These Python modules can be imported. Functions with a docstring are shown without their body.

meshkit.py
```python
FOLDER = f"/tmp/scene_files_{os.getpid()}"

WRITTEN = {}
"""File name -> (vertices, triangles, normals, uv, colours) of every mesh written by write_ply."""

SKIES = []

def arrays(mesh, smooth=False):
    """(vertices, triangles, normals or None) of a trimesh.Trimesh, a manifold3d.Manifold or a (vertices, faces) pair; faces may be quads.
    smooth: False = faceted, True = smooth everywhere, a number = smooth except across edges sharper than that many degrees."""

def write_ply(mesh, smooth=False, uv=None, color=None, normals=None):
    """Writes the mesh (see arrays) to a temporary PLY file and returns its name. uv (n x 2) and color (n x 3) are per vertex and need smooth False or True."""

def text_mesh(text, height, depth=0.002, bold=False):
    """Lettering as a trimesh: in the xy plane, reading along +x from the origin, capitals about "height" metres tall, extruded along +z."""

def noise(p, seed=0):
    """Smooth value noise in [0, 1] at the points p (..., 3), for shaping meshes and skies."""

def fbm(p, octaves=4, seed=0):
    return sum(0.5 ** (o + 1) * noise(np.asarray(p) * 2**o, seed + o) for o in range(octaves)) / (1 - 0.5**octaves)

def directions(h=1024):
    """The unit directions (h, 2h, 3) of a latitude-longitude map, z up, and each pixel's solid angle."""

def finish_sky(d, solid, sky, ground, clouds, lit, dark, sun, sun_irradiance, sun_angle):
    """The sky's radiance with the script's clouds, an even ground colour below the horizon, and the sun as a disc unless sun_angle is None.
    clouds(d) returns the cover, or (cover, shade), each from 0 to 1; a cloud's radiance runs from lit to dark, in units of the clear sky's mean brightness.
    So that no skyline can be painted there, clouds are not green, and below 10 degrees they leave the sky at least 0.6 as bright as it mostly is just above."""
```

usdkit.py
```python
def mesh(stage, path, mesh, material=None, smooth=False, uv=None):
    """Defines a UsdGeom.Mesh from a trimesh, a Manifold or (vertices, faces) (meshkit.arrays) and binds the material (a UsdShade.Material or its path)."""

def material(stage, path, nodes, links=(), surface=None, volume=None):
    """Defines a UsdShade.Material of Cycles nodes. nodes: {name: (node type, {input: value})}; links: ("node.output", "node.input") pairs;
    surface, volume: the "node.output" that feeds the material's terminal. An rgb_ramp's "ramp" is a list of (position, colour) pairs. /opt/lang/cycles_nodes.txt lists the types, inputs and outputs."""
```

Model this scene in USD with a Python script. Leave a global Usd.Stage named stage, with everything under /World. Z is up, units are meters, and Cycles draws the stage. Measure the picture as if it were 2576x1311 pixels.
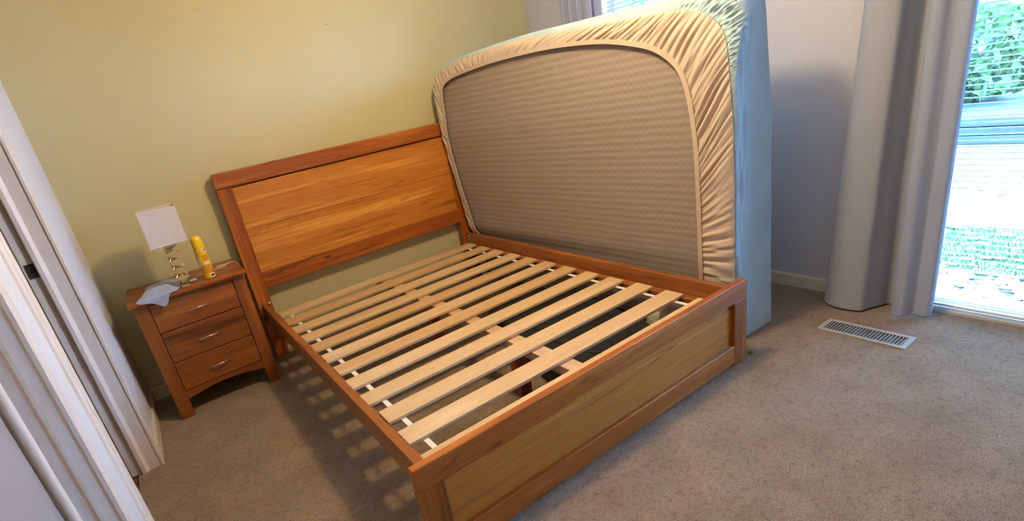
import math, random
import numpy as np, trimesh, usdkit, meshkit
from pxr import Usd, UsdGeom, UsdLux, UsdShade, Gf, Sdf
from shapely.geometry import Polygon, Point
from shapely import box as sbox

random.seed(7); rng = np.random.default_rng(7)
stage = Usd.Stage.CreateInMemory()
UsdGeom.SetStageUpAxis(stage, UsdGeom.Tokens.z)
UsdGeom.SetStageMetersPerUnit(stage, 1.0)
UsdGeom.Xform.Define(stage, '/World')

# ------------------------------------------------------------------ camera
FPX = 1288.77; PPX = 1159.27; PPY = 742.98; MM = 36.0 / 2576
cam = UsdGeom.Camera.Define(stage, '/World/camera')
right = np.array([0.82328874, -0.53640109, -0.1856597])
down = np.array([-0.34553279, -0.21410118, -0.91365627])
fwd = np.array([0.45033625, 0.81635443, -0.36161125])
CAM = np.array([-1.19443, -3.27345, 1.35169])
m = Gf.Matrix4d(1.0)
for i, v in enumerate((right, -down, -fwd)):
    m.SetRow(i, Gf.Vec4d(*map(float, v), 0.0))
m.SetRow(3, Gf.Vec4d(*map(float, CAM), 1.0))
cam.AddTransformOp().Set(m)
cam.CreateFocalLengthAttr(FPX * MM)
cam.CreateHorizontalApertureAttr(36.0)
cam.CreateVerticalApertureAttr(36.0 * 1311 / 2576)
cam.CreateHorizontalApertureOffsetAttr((1288.0 - PPX) * MM)
cam.CreateVerticalApertureOffsetAttr((PPY - 655.5) * MM)
cam.CreateClippingRangeAttr(Gf.Vec2f(0.05, 400.0))
cam.CreateExposureAttr(0.68)

# ------------------------------------------------------------------ sky and lamp settings
SKY = (0.28, 0.71, 1.40); SKY_STRENGTH = 17.0
LAMP_AT = (0.06, -1.84, 2.25); LAMP_COLOR = (1.0, 0.77, 0.475); LAMP_STRENGTH = 150.0; LAMP_R = 0.10
dome = UsdLux.DomeLight.Define(stage, '/World/sky')
dome.CreateColorAttr(Gf.Vec3f(*SKY)); dome.CreateIntensityAttr(SKY_STRENGTH)

# ------------------------------------------------------------------ helpers
used = {}
where = {}

def numbered(parent, name):
    k = (parent, name); n = used.get(k, 0); used[k] = n + 1
    return name if n == 0 else f'{name}_{n:03d}'

def keys(p, label=None, cat=None, group=None, kind=None):
    for a, b in (('label', label), ('category', cat), ('group', group), ('kind', kind)):
        if b: p.SetCustomDataByKey(a, b)

def thing(name, loc, label=None, cat=None, group=None, kind=None):
    path = '/World/' + numbered('/World', name)
    x = UsdGeom.Xform.Define(stage, path); x.AddTranslateOp().Set(Gf.Vec3d(*map(float, loc)))
    where[path] = np.array(loc, float); keys(x.GetPrim(), label, cat, group, kind)
    return path

def put(parent, name, mesh, mat, smooth=False, label=None, cat=None, group=None, kind=None):
    """one Mesh prim; the mesh is given in world metres"""
    parent = parent or '/World'
    off = where.get(parent, np.zeros(3))
    path = parent + '/' + numbered(parent, name)
    where[path] = off
    v, f, n = meshkit.arrays(mesh, smooth)
    me = trimesh.Trimesh(v - off, f, process=False)
    p = usdkit.mesh(stage, path, me, '/World/Looks/' + mat, smooth=False)
    if n is not None:
        p.CreateNormalsAttr([Gf.Vec3f(*map(float, a)) for a in n]); p.SetNormalsInterpolation('vertex')
    keys(p.GetPrim(), label, cat, group, kind)
    return path

def cat(*ms):
    return trimesh.util.concatenate([x for x in ms])

def box(x0, x1, y0, y1, z0, z1, b=0.0015):
    lo = np.array([min(x0, x1), min(y0, y1), min(z0, z1)]); hi = np.array([max(x0, x1), max(y0, y1), max(z0, z1)])
    b = min(b, 0.45 * (hi - lo).min())
    if b <= 0:
        return trimesh.creation.box(bounds=[lo, hi])
    pts = []
    for sx in (0, 1):
        for sy in (0, 1):
            for sz in (0, 1):
                c = np.where([sx, sy, sz], hi, lo); d = np.where([sx, sy, sz], -1, 1) * b
                for k in range(3):
                    q = c + d; q[k] = c[k]; pts.append(q)
    return trimesh.Trimesh(np.array(pts)).convex_hull

def hull(pts):
    return trimesh.Trimesh(np.asarray(pts, float)).convex_hull

def extrude(poly, axis, a, b):
    """2D polygon (in the other two axes, in x,y,z order) extruded along axis from a to b"""
    g = poly if hasattr(poly, 'exterior') else Polygon(poly)
    me = trimesh.creation.extrude_polygon(g, abs(b - a), engine='earcut')
    v = np.array(me.vertices); lo = min(a, b)
    if axis == 'z': w = np.c_[v[:, 0], v[:, 1], v[:, 2] + lo]; fl = False
    elif axis == 'x': w = np.c_[v[:, 2] + lo, v[:, 0], v[:, 1]]; fl = False
    else: w = np.c_[v[:, 0], v[:, 2] + lo, v[:, 1]]; fl = True
    f = np.array(me.faces)
    return trimesh.Trimesh(w, f[:, ::-1] if fl else f, process=False)

def tube(pts, r, sides=10, closed=False):
    p = np.asarray(pts, float); n = len(p)
    r = np.broadcast_to(np.asarray(r, float), (n,))
    t = (np.roll(p, -1, 0) - np.roll(p, 1, 0)) if closed else np.gradient(p, axis=0)
    t /= np.linalg.norm(t, axis=1, keepdims=True) + 1e-12
    a = np.cross(t[0], [0, 0, 1.0]);
    if np.linalg.norm(a) < 1e-3: a = np.cross(t[0], [1.0, 0, 0])
    A = []
    for i in range(n):
        a = a - t[i] * (a @ t[i]); a /= np.linalg.norm(a); A.append(a.copy())
    A = np.array(A); B = np.cross(t, A)
    ang = np.arange(sides) * 2 * np.pi / sides
    v = p[:, None] + r[:, None, None] * (np.cos(ang)[None, :, None] * A[:, None] + np.sin(ang)[None, :, None] * B[:, None])
    v = v.reshape(-1, 3); F = []
    for i in range(n if closed else n - 1):
        k = (i + 1) % n
        for j in range(sides):
            l = (j + 1) % sides
            F += [[i * sides + j, i * sides + l, k * sides + l], [i * sides + j, k * sides + l, k * sides + j]]
    if not closed:
        c0, c1 = len(v), len(v) + 1; v = np.vstack([v, p[0], p[-1]])
        for j in range(sides):
            l = (j + 1) % sides
            F += [[c0, l, j], [c1, (n - 1) * sides + j, (n - 1) * sides + l]]
    return trimesh.Trimesh(v, np.array(F), process=False)

def lathe(profile, at, sides=32):
    me = trimesh.creation.revolve(np.asarray(profile, float), sections=sides)
    me.apply_translation(at); return me

def grid(P, thick=None, close=True, wrap=False):
    """surface from an (m, n, 3) array; thick gives it a back side offset along its normals; wrap closes the second axis"""
    mm, nn = P.shape[:2]
    idx = np.arange(mm * nn).reshape(mm, nn); F = []
    jn = nn if wrap else nn - 1
    for j in range(jn):
        j2 = (j + 1) % nn
        a, b, c, d = idx[:-1, j], idx[1:, j], idx[1:, j2], idx[:-1, j2]
        F.append(np.c_[a, b, c]); F.append(np.c_[a, c, d])
    F = np.vstack(F); V = P.reshape(-1, 3)
    if thick is None:
        return trimesh.Trimesh(V, F, process=False)
    me = trimesh.Trimesh(V, F, process=False)
    N = np.zeros_like(V); fn = np.cross(V[F[:, 1]] - V[F[:, 0]], V[F[:, 2]] - V[F[:, 0]])
    for k in range(3): np.add.at(N, F[:, k], fn)
    N /= np.linalg.norm(N, axis=1, keepdims=True) + 1e-12
    V2 = V - N * thick; off = len(V)
    allF = [F, F[:, ::-1] + off]
    edge = list(idx[0, :]) , list(idx[-1, :])
    rims = []
    if wrap:
        rims += [(np.r_[idx[0], idx[0, :1]], 1), (np.r_[idx[-1], idx[-1, :1]], -1)]
    else:
        loop = np.r_[idx[0, :], idx[1:, -1], idx[-1, -2::-1], idx[-2:0:-1, 0], idx[0, 0]]
        rims.append((loop, 1))
    for loop, s in rims:
        a, b = loop[:-1], loop[1:]
        q = np.vstack([np.c_[a, b, b + off], np.c_[a, b + off, a + off]])
        allF.append(q if s > 0 else q[:, ::-1])
    return trimesh.Trimesh(np.vstack([V, V2]), np.vstack(allF), process=False)

def resample(pts, n, closed=False):
    p = np.asarray(pts, float)
    if closed: p = np.vstack([p, p[:1]])
    d = np.r_[0, np.cumsum(np.linalg.norm(np.diff(p, axis=0), axis=1))]
    s = np.linspace(0, d[-1], n, endpoint=not closed)
    return np.stack([np.interp(s, d, p[:, k]) for k in range(p.shape[1])], 1)

def smoothc(pts, n, it=2, closed=False):
    p = np.asarray(pts, float)
    for _ in range(it):
        q = []
        N = len(p)
        if not closed: q.append(p[0])
        for i in range(N if closed else N - 1):
            a, b = p[i], p[(i + 1) % N]
            q += [a * .75 + b * .25, a * .25 + b * .75]
        if not closed: q.append(p[-1])
        p = np.array(q)
    return resample(p, n, closed)

# ------------------------------------------------------------------ materials
UsdGeom.Scope.Define(stage, '/World/Looks')
def srgb(r, g, b):
    c = np.array([r, g, b]) / 255.0
    return tuple(float(x) for x in np.where(c <= .04045, c / 12.92, ((c + .055) / 1.055) ** 2.4))

def look(name, nodes, links, surface='p.BSDF'):
    usdkit.material(stage, '/World/Looks/' + name, nodes, links, surface=surface)

def plain(name, col, rough=.5, metal=0., spec=.5, noise=None, bump=None, sheen=0., extra=None):
    """noise: (scale, amount) brightness mottling; bump: (scale, strength, distance)"""
    nodes = {'p': ('principled_bsdf', {'roughness': rough, 'metallic': metal, 'specular_ior_level': spec, 'base_color': col, 'sheen_weight': sheen, **(extra or {})})}
    links = []
    if noise or bump: nodes['g'] = ('geometry', {})
    if noise:
        nodes['n'] = ('noise_texture', {'scale': noise[0], 'detail': 4.0})
        lo = tuple(c * (1 - noise[1]) for c in col); hi = tuple(min(1, c * (1 + noise[1])) for c in col)
        nodes['r'] = ('rgb_ramp', {'ramp': [(.3, lo), (.7, hi)]})
        links += [('g.position', 'n.vector'), ('n.fac', 'r.fac'), ('r.color', 'p.base_color')]
    if bump:
        nodes['bn'] = ('noise_texture', {'scale': bump[0], 'detail': 3.0})
        nodes['b'] = ('bump', {'strength': bump[1], 'distance': bump[2]})
        links += [('g.position', 'bn.vector'), ('bn.fac', 'b.height'), ('b.normal', 'p.normal')]
    look(name, nodes, links)

def wood(name, axis, dark, mid, light, rough=.36, fine=1.0, knots=.0, streak=.6, along=1.0):
    """timber with its grain along an axis; every piece gets its own offset in the log"""
    k = 'xyz'.index(axis)
    def sc(al, ac):
        s = [ac] * 3; s[k] = al; return tuple(s)
    nodes = {
        'g': ('geometry', {}), 'o': ('object_info', {}),
        'mr': ('math', {'math_type': 'multiply', 'value2': 23.7}),
        'cx': ('combine_xyz', {}),
        'ad': ('vector_math', {'math_type': 'add'}),
        'm1': ('mapping', {'scale': sc(.55 * along, 5.5)}), 'n1': ('noise_texture', {'scale': 1.0, 'detail': 3.0, 'distortion': .7}),
        'm2': ('mapping', {'scale': sc(1.5 * along, 34. * fine)}), 'n2': ('noise_texture', {'scale': 1.0, 'detail': 4.0, 'roughness': .6, 'distortion': .5}),
        'm3': ('mapping', {'scale': sc(9., 330.)}), 'n3': ('noise_texture', {'scale': 1.0, 'detail': 2.0}),
        'a1': ('math', {'math_type': 'multiply_add', 'value2': .62, 'value3': 0.0}),
        'a2': ('math', {'math_type': 'multiply', 'value2': .38}),
        'sum': ('math', {'math_type': 'add'}),
        'r': ('rgb_ramp', {'ramp': [(.35, dark), (.45, mid), (.53, mid), (.62, light)]}),
        # thin dark mineral streaks
        'm4': ('mapping', {'scale': sc(.7 * along, 17. * fine), 'location': (3.1, 1.7, 8.2)}), 'n4': ('noise_texture', {'scale': 1.0, 'detail': 2.0, 'distortion': 1.1}),
        'sr': ('rgb_ramp', {'ramp': [(.0, (0, 0, 0)), (.485, (0, 0, 0)), (.5, (streak,) * 3), (.515, (0, 0, 0)), (1., (0, 0, 0))]}),
        'mx': ('mix_color', {'blend_type': 'mix', 'b': tuple(c * .28 for c in dark)}),
        'pr': ('rgb_ramp', {'ramp': [(.30, (.72, .70, .68)), (.5, (1, 1, 1))]}),
        'mp': ('mix_color', {'blend_type': 'multiply', 'fac': .7}),
        'b': ('bump', {'strength': .12, 'distance': .002}),
        'p': ('principled_bsdf', {'roughness': rough, 'specular_ior_level': .45}),
    }
    links = [('o.random', 'mr.value1'), ('mr.value', 'cx.x'), ('mr.value', 'cx.y'), ('mr.value', 'cx.z'), ('g.position', 'ad.vector1'), ('cx.vector', 'ad.vector2')]
    for i in '1234': links += [('ad.vector', f'm{i}.vector'), (f'm{i}.vector', f'n{i}.vector')]
    links += [('n1.fac', 'a1.value1'), ('n2.fac', 'a2.value1'), ('a1.value', 'sum.value1'), ('a2.value', 'sum.value2'), ('sum.value', 'r.fac'),
              ('n4.fac', 'sr.fac'), ('sr.color', 'mx.fac'), ('r.color', 'mx.a'), ('n3.fac', 'pr.fac'), ('pr.color', 'mp.b')]
    last = 'mx.result'
    if knots > 0:
        ks = [11.0] * 3; ks[k] = 3.4
        nodes.update({'mk': ('mapping', {'scale': tuple(ks)}), 'vk': ('voronoi_texture', {'scale': 1.0}),
                      'rk': ('rgb_ramp', {'ramp': [(.0, (1, 1, 1)), (.05, (.9, .9, .9)), (.13, (0, 0, 0)), (1., (0, 0, 0))]}),
                      'kc': ('separate_color', {}), 'kg': ('math', {'math_type': 'greater_than', 'value2': 1 - knots}), 'kk': ('mix_color', {'blend_type': 'multiply', 'fac': 1.0}),
                      'mk2': ('mix_color', {'blend_type': 'mix', 'b': tuple(c * .3 for c in dark)})})
        links += [('ad.vector', 'mk.vector'), ('mk.vector', 'vk.vector'), ('vk.distance', 'rk.fac'), ('vk.color', 'kc.color'), ('kc.r', 'kg.value1'),
                  ('rk.color', 'kk.a'), ('kg.value', 'kk.b'), ('kk.result', 'mk2.fac'), ('mx.result', 'mk2.a')]
        last = 'mk2.result'
    links += [(last, 'mp.a'), ('mp.result', 'p.base_color'), ('n3.fac', 'b.height'), ('b.normal', 'p.normal')]
    look(name, nodes, links)

RED = ((.11, .020, .003), (.31, .074, .009), (.47, .14, .020))
GOLD = ((.24, .062, .007), (.52, .18, .022), (.76, .35, .060))
OLIVE = ((.15, .042, .007), (.40, .128, .017), (.60, .25, .045))
NIGHT = ((.10, .022, .004), (.25, .066, .011), (.40, .125, .024))
for ax in 'xyz':
    wood('timber_red_' + ax, ax, *RED, knots=.16)
    wood('timber_night_' + ax, ax, *NIGHT, knots=.0, streak=.35)
wood('timber_gold', 'x', *GOLD, streak=.5, along=.8)
wood('timber_olive', 'x', *OLIVE, streak=.7, along=.6)
wood('timber_rail_y', 'y', (.13, .035, .008), (.29, .092, .020), (.40, .15, .036), knots=.08)
PINE = ((.47, .27, .12), (.60, .375, .18), (.70, .47, .25))
wood('slat_pine', 'x', *PINE, rough=.45, streak=.12, fine=.7)
wood('slat_birch', 'x', (.52, .33, .16), (.66, .45, .24), (.74, .54, .32), rough=.45, streak=.10, fine=.6)
wood('pine_beam', 'y', (.45, .25, .13), (.58, .35, .20), (.66, .44, .27), rough=.5, streak=.1)
wood('hall_boards', 'x', (.16, .06, .03), (.27, .11, .06), (.36, .17, .09), rough=.4)

plain('wall_olive', (.54, .475, .25), rough=.75, noise=(1.3, .03), bump=(260., .10, .002))
plain('wall_white', (.70, .665, .62), rough=.75, noise=(1.1, .02), bump=(260., .10, .002))
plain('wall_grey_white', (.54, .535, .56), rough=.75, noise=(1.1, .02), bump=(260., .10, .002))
plain('wall_taupe', (.42, .39, .36), rough=.8)
plain('ceiling_white', (.64, .62, .59), rough=.85)
plain('trim_gloss', (.75, .64, .535), rough=.36)
plain('door_shade_tone', (.36, .31, .285), rough=.4)  # shade on the recessed door leaf is put into this darker colour
plain('trim_cream', (.66, .60, .44), rough=.45)
look('curtain_cloth', {'d': ('principled_bsdf', {'base_color': (.475, .50, .56), 'roughness': .9, 'sheen_weight': .2}), 't': ('translucent_bsdf', {'color': (.45, .45, .46)}), 'm': ('mix_closure', {'fac': .28})},
     [('d.BSDF', 'm.closure1'), ('t.BSDF', 'm.closure2')], surface='m.closure')
plain('steel_handle', (.72, .70, .66), rough=.25, metal=1.)
plain('bronze_plate', (.10, .085, .075), rough=.42, metal=.7, noise=(90., .3))
plain('hole_black', (.006, .006, .006), rough=.9)
plain('vent_metal', (.56, .55, .53), rough=.4, metal=.35)
plain('vent_well', (.02, .022, .026), rough=.9)
plain('web_tape', (.80, .78, .72), rough=.8, bump=(700., .2, .001))
plain('elastic', (.53, .42, .32), rough=.85, bump=(600., .3, .001))
plain('shade_cloth', (.66, .585, .52), rough=.9, noise=(40., .03), bump=(700., .3, .001))
plain('shade_lining', (.72, .68, .62), rough=.8)
plain('chrome', (.75, .74, .72), rough=.12, metal=1.)
plain('cord_clear', (.62, .55, .42), rough=.35)
plain('can_yellow', (.83, .47, .012), rough=.33, noise=(60., .10))
plain('can_cap', (.86, .55, .012), rough=.35)
plain('print_white', (.80, .77, .70), rough=.4)
plain('print_black', (.025, .022, .02), rough=.4)
plain('print_red', (.45, .03, .015), rough=.4)
plain('print_gold', (.62, .28, .01), rough=.4)
plain('print_brown', (.16, .10, .06), rough=.4)
plain('bag_black', (.013, .013, .014), rough=.6, noise=(7., .4), bump=(30., .3, .01))
plain('bundle_cream', (.62, .55, .36), rough=.95, noise=(60., .15), bump=(250., .5, .003))
plain('bundle_grey', (.11, .105, .085), rough=.95, noise=(40., .25))
plain('leaf_dark', (.045, .05, .018), rough=.7)
plain('nail_dark', (.16, .11, .06), rough=.6)
plain('brass_bolt', (.55, .50, .42), rough=.3, metal=1.)
plain('blind_white', (.70, .74, .78), rough=.35)
plain('alu_frame', (.62, .64, .66), rough=.4, metal=.2)
plain('soil', (0.02, 0.018, 0.016), rough=1., noise=(9., .4))
plain('bed_soil', (0.042, 0.028, 0.022), rough=1., noise=(14., .35))
plain('concrete', (0.062, 0.04, 0.03), rough=.9, noise=(5., .12), bump=(60., .3, .004))
plain('kerb_white', (0.16, 0.095, 0.065), rough=.8)
plain('stone_white', (0.22, 0.12, 0.075), rough=.8, noise=(12., .18))
plain('stone_tan', (.60, .48, .40), rough=.8, noise=(12., .2))
plain('sleeper', (0.008, 0.009, 0.012), rough=.8, noise=(7., .3))
plain('bark', (0.05, 0.035, 0.025), rough=.95, noise=(8., .3))
plain('grass_blade', (0.032, 0.062, 0.011), rough=.7, noise=(3., .3))
plain('leaf_litter', (0.26, 0.07, 0.02), rough=.7, noise=(20., .5))

# leaves let light through
for nm, c in (('leaf_green', (.032, .075, .020)), ('leaf_olive', (.05, .082, .02))):
    look(nm, {'g': ('geometry', {}), 'n': ('noise_texture', {'scale': 2.0}), 'r': ('rgb_ramp', {'ramp': [(.35, tuple(x * .6 for x in c)), (.65, tuple(min(1, x * 1.5) for x in c))]}),
              'd': ('principled_bsdf', {'roughness': .5}), 't': ('translucent_bsdf', {}), 'm': ('mix_closure', {'fac': .4})},
         [('g.position', 'n.vector'), ('n.fac', 'r.fac'), ('r.color', 'd.base_color'), ('r.color', 't.color'), ('d.BSDF', 'm.closure1'), ('t.BSDF', 'm.closure2')], surface='m.closure')

# carpet: twisted pile, mottled beige brown
look('carpet', {
    'g': ('geometry', {}),
    'n1': ('noise_texture', {'scale': 5.5, 'detail': 4.0, 'roughness': .6}), 'r1': ('rgb_ramp', {'ramp': [(.32, (.275, .19, .12)), (.68, (.375, .27, .178))]}),
    'n2': ('noise_texture', {'scale': 210., 'detail': 3.0, 'roughness': .7}), 'r2': ('rgb_ramp', {'ramp': [(.34, (.40, .38, .36)), (.60, (1.15, 1.14, 1.12))]}),
    'n4': ('noise_texture', {'scale': 45., 'detail': 4.0, 'roughness': .65}), 'r4': ('rgb_ramp', {'ramp': [(.34, (.62, .59, .56)), (.50, (1., 1., 1.))]}),
    'x': ('mix_color', {'blend_type': 'multiply', 'fac': .85, 'use_clamp_result': False}),
    'x4': ('mix_color', {'blend_type': 'multiply', 'fac': .8, 'use_clamp_result': False}),
    'ma': ('math', {'math_type': 'multiply_add', 'value2': .5}),
    'b': ('bump', {'strength': .9, 'distance': .006}),
    'p': ('principled_bsdf', {'roughness': 1.0, 'specular_ior_level': .1, 'sheen_weight': .15})},
    [('g.position', 'n1.vector'), ('g.position', 'n2.vector'), ('g.position', 'n4.vector'), ('n1.fac', 'r1.fac'), ('n2.fac', 'r2.fac'), ('n4.fac', 'r4.fac'), ('r1.color', 'x.a'), ('r2.color', 'x.b'), ('x.result', 'x4.a'), ('r4.color', 'x4.b'), ('x4.result', 'p.base_color'),
     ('n4.fac', 'ma.value1'), ('n2.fac', 'ma.value3'), ('ma.value', 'b.height'), ('b.normal', 'p.normal')])

# underside of the mattress: grey-brown anti-slip cloth with rows of small dimples
look('under_cloth', {
    'g': ('geometry', {}), 's': ('separate_xyz', {}),
    'ky': ('math', {'math_type': 'multiply', 'value2': 2 * math.pi / .034}), 'kz': ('math', {'math_type': 'multiply', 'value2': 2 * math.pi / .034}),
    'wn': ('noise_texture', {'scale': 6.0, 'detail': 2.0}), 'wz': ('math', {'math_type': 'multiply_add', 'value2': 2.2}), 'wy': ('math', {'math_type': 'multiply_add', 'value2': 1.6}),
    'sy': ('math', {'math_type': 'sine'}), 'sz': ('math', {'math_type': 'sine'}),
    'hy': ('math', {'math_type': 'multiply_add', 'value2': .28, 'value3': .5}), 'hz': ('math', {'math_type': 'multiply', 'value2': .34}),
    'mu': ('math', {'math_type': 'multiply'}),
    'n': ('noise_texture', {'scale': 190., 'detail': 3.0}), 'na': ('math', {'math_type': 'multiply_add', 'value2': .55}),
    'r': ('rgb_ramp', {'ramp': [(.0, (.255, .205, .165)), (.5, (.345, .283, .233)), (1., (.41, .34, .285))]}),
    'b': ('bump', {'strength': .35, 'distance': .005}),
    'p': ('principled_bsdf', {'roughness': .95, 'specular_ior_level': .15})},
    [('g.position', 's.vector'), ('g.position', 'wn.vector'), ('g.position', 'n.vector'), ('s.y', 'ky.value1'), ('s.z', 'kz.value1'), ('wn.fac', 'wz.value1'), ('kz.value', 'wz.value3'), ('wn.fac', 'wy.value1'), ('ky.value', 'wy.value3'),
     ('wy.value', 'sy.value1'), ('wz.value', 'sz.value1'), ('sy.value', 'hy.value1'), ('sz.value', 'hz.value1'), ('hz.value', 'mu.value1'), ('hy.value', 'mu.value2'), ('n.fac', 'na.value1'), ('mu.value', 'na.value3'),
     ('na.value', 'r.fac'), ('r.color', 'p.base_color'), ('na.value', 'b.height'), ('b.normal', 'p.normal')])

plain('skirt_cloth', (.56, .445, .345), rough=.75, noise=(8., .05), bump=(500., .15, .001))
look('sheet_blue', {
    'g': ('geometry', {}), 'n': ('noise_texture', {'scale': 230., 'detail': 3.0}), 'n2': ('noise_texture', {'scale': 6., 'detail': 3.0}),
    'r': ('rgb_ramp', {'ramp': [(.3, (.33, .46, .51)), (.7, (.40, .545, .595))]}), 'b': ('bump', {'strength': .35, 'distance': .003}),
    'p': ('principled_bsdf', {'roughness': .85, 'sheen_weight': .25})},
    [('g.position', 'n.vector'), ('g.position', 'n2.vector'), ('n2.fac', 'r.fac'), ('r.color', 'p.base_color'), ('n.fac', 'b.height'), ('b.normal', 'p.normal')])
look('cloth_blue', {
    'g': ('geometry', {}), 'n': ('noise_texture', {'scale': 420., 'detail': 2.0}), 'r': ('rgb_ramp', {'ramp': [(.35, (.23, .27, .37)), (.65, (.43, .47, .58))]}),
    'b': ('bump', {'strength': .6, 'distance': .003}), 'p': ('principled_bsdf', {'roughness': .95, 'sheen_weight': .3})},
    [('g.position', 'n.vector'), ('n.fac', 'r.fac'), ('r.color', 'p.base_color'), ('n.fac', 'b.height'), ('b.normal', 'p.normal')])
look('crystal', {'p': ('principled_bsdf', {'transmission_weight': 1.0, 'roughness': .0, 'ior': 1.52, 'base_color': (.97, .97, .96)})}, [])
look('pane_glass', {'f': ('fresnel', {'IOR': 1.45}), 't': ('transparent_bsdf', {}), 'g': ('glossy_bsdf', {'roughness': .0, 'color': (.9, .9, .9)}), 'm': ('mix_closure', {})},
     [('f.fac', 'm.fac'), ('t.BSDF', 'm.closure1'), ('g.BSDF', 'm.closure2')], surface='m.closure')
look('globe_glow', {'e': ('emission', {'color': LAMP_COLOR, 'strength': LAMP_STRENGTH})}, [], surface='e.emission')

# ------------------------------------------------------------------ the room
WY, WL, WR, YN, H = .09, -1.545, 1.692, -4.2, 2.45
WT = .115                                   # left wall thickness
A1, A0, B1, B0 = -.70, -1.45, -1.735, -2.485  # the two doorways in the left wall
HEAD = 2.05
W1 = (-1.50, -.655, .95, 2.12)              # window 1: y0, y1, z0, z1
W2 = (-3.42, -2.40, .012, 2.12)
VX0, VX1, VY0, VY1 = 1.262, 1.386, -2.556, -2.218
fl = Polygon([(WL - .1, YN), (WR + .0, YN), (WR + .0, WY), (WL - .1, WY)]).difference(sbox(VX0 + .012, VY0 + .012, VX1 - .012, VY1 - .012))
put(None, 'floor', extrude(fl, 'z', -.06, 0.), 'carpet', kind='structure', label='beige brown twist pile carpet across the bedroom floor')
hb = thing('floor', (-2.2, -2., -.012), kind='structure', label='timber board floor of the hall beyond the doorway')
for k in range(10):
    put(hb, 'plank', box(-2.75, WL - .101, WY - .44 * (k + 1) + .002, WY - .44 * k - .002, -.03, -.012, .001), 'hall_boards')
put(None, 'ceiling', box(WL - 1.3, WR + .15, YN - .1, WY + .1, H, H + .05, 0), 'ceiling_white', kind='structure')
put(None, 'wall_far', box(WL - 1.3, WR + .13, WY, WY + .1, -.06, H, 0), 'wall_olive', kind='structure', label='olive cream painted wall behind the headboard')
put(None, 'wall_near', box(WL - 1.3, WR + .13, YN - .1, YN, -.06, H, 0), 'wall_taupe', kind='structure')
rw = Polygon([(YN, -.06), (WY, -.06), (WY, H), (YN, H)])
for w in (W1, W2): rw = rw.difference(sbox(w[0], w[2], w[1], w[3]))
put(None, 'wall_right', extrude(rw, 'x', WR, WR + .13), 'wall_grey_white', kind='structure', label='white painted window wall')
lw = Polygon([(YN, -.06), (WY, -.06), (WY, H), (YN, H)]).difference(sbox(A0 - .035, -.1, A1 + .035, HEAD + .01)).difference(sbox(B0 - .035, -.1, B1 + .035, HEAD + .01))
put(None, 'wall_left', extrude(lw, 'x', WL - WT + .012, WL), 'wall_white', kind='structure', label='white wall with two doorways beside the bedside table')
put(None, 'wall_hall', box(WL - 1.3, WL - 1.2, YN, WY, -.06, H, 0), 'wall_white', kind='structure')
put(None, 'baseboard_far', extrude(Polygon([(WY, 0), (WY - .014, 0), (WY - .014, .072), (WY - .008, .080), (WY, .080)]), 'x', WL, WR), 'trim_cream', kind='structure')
put(None, 'baseboard_left', extrude(Polygon([(WL, 0), (WL + .013, 0), (WL + .013, .072), (WL + .007, .080), (WL, .080)]), 'y', A1 + .072, WY), 'trim_cream', kind='structure')
put(None, 'baseboard_right', extrude(Polygon([(WR, 0), (WR, .072), (WR - .007, .072), (WR - .013, .064), (WR - .013, 0)]), 'y', W2[1] + .02, WY), 'trim_cream', kind='structure')

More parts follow.
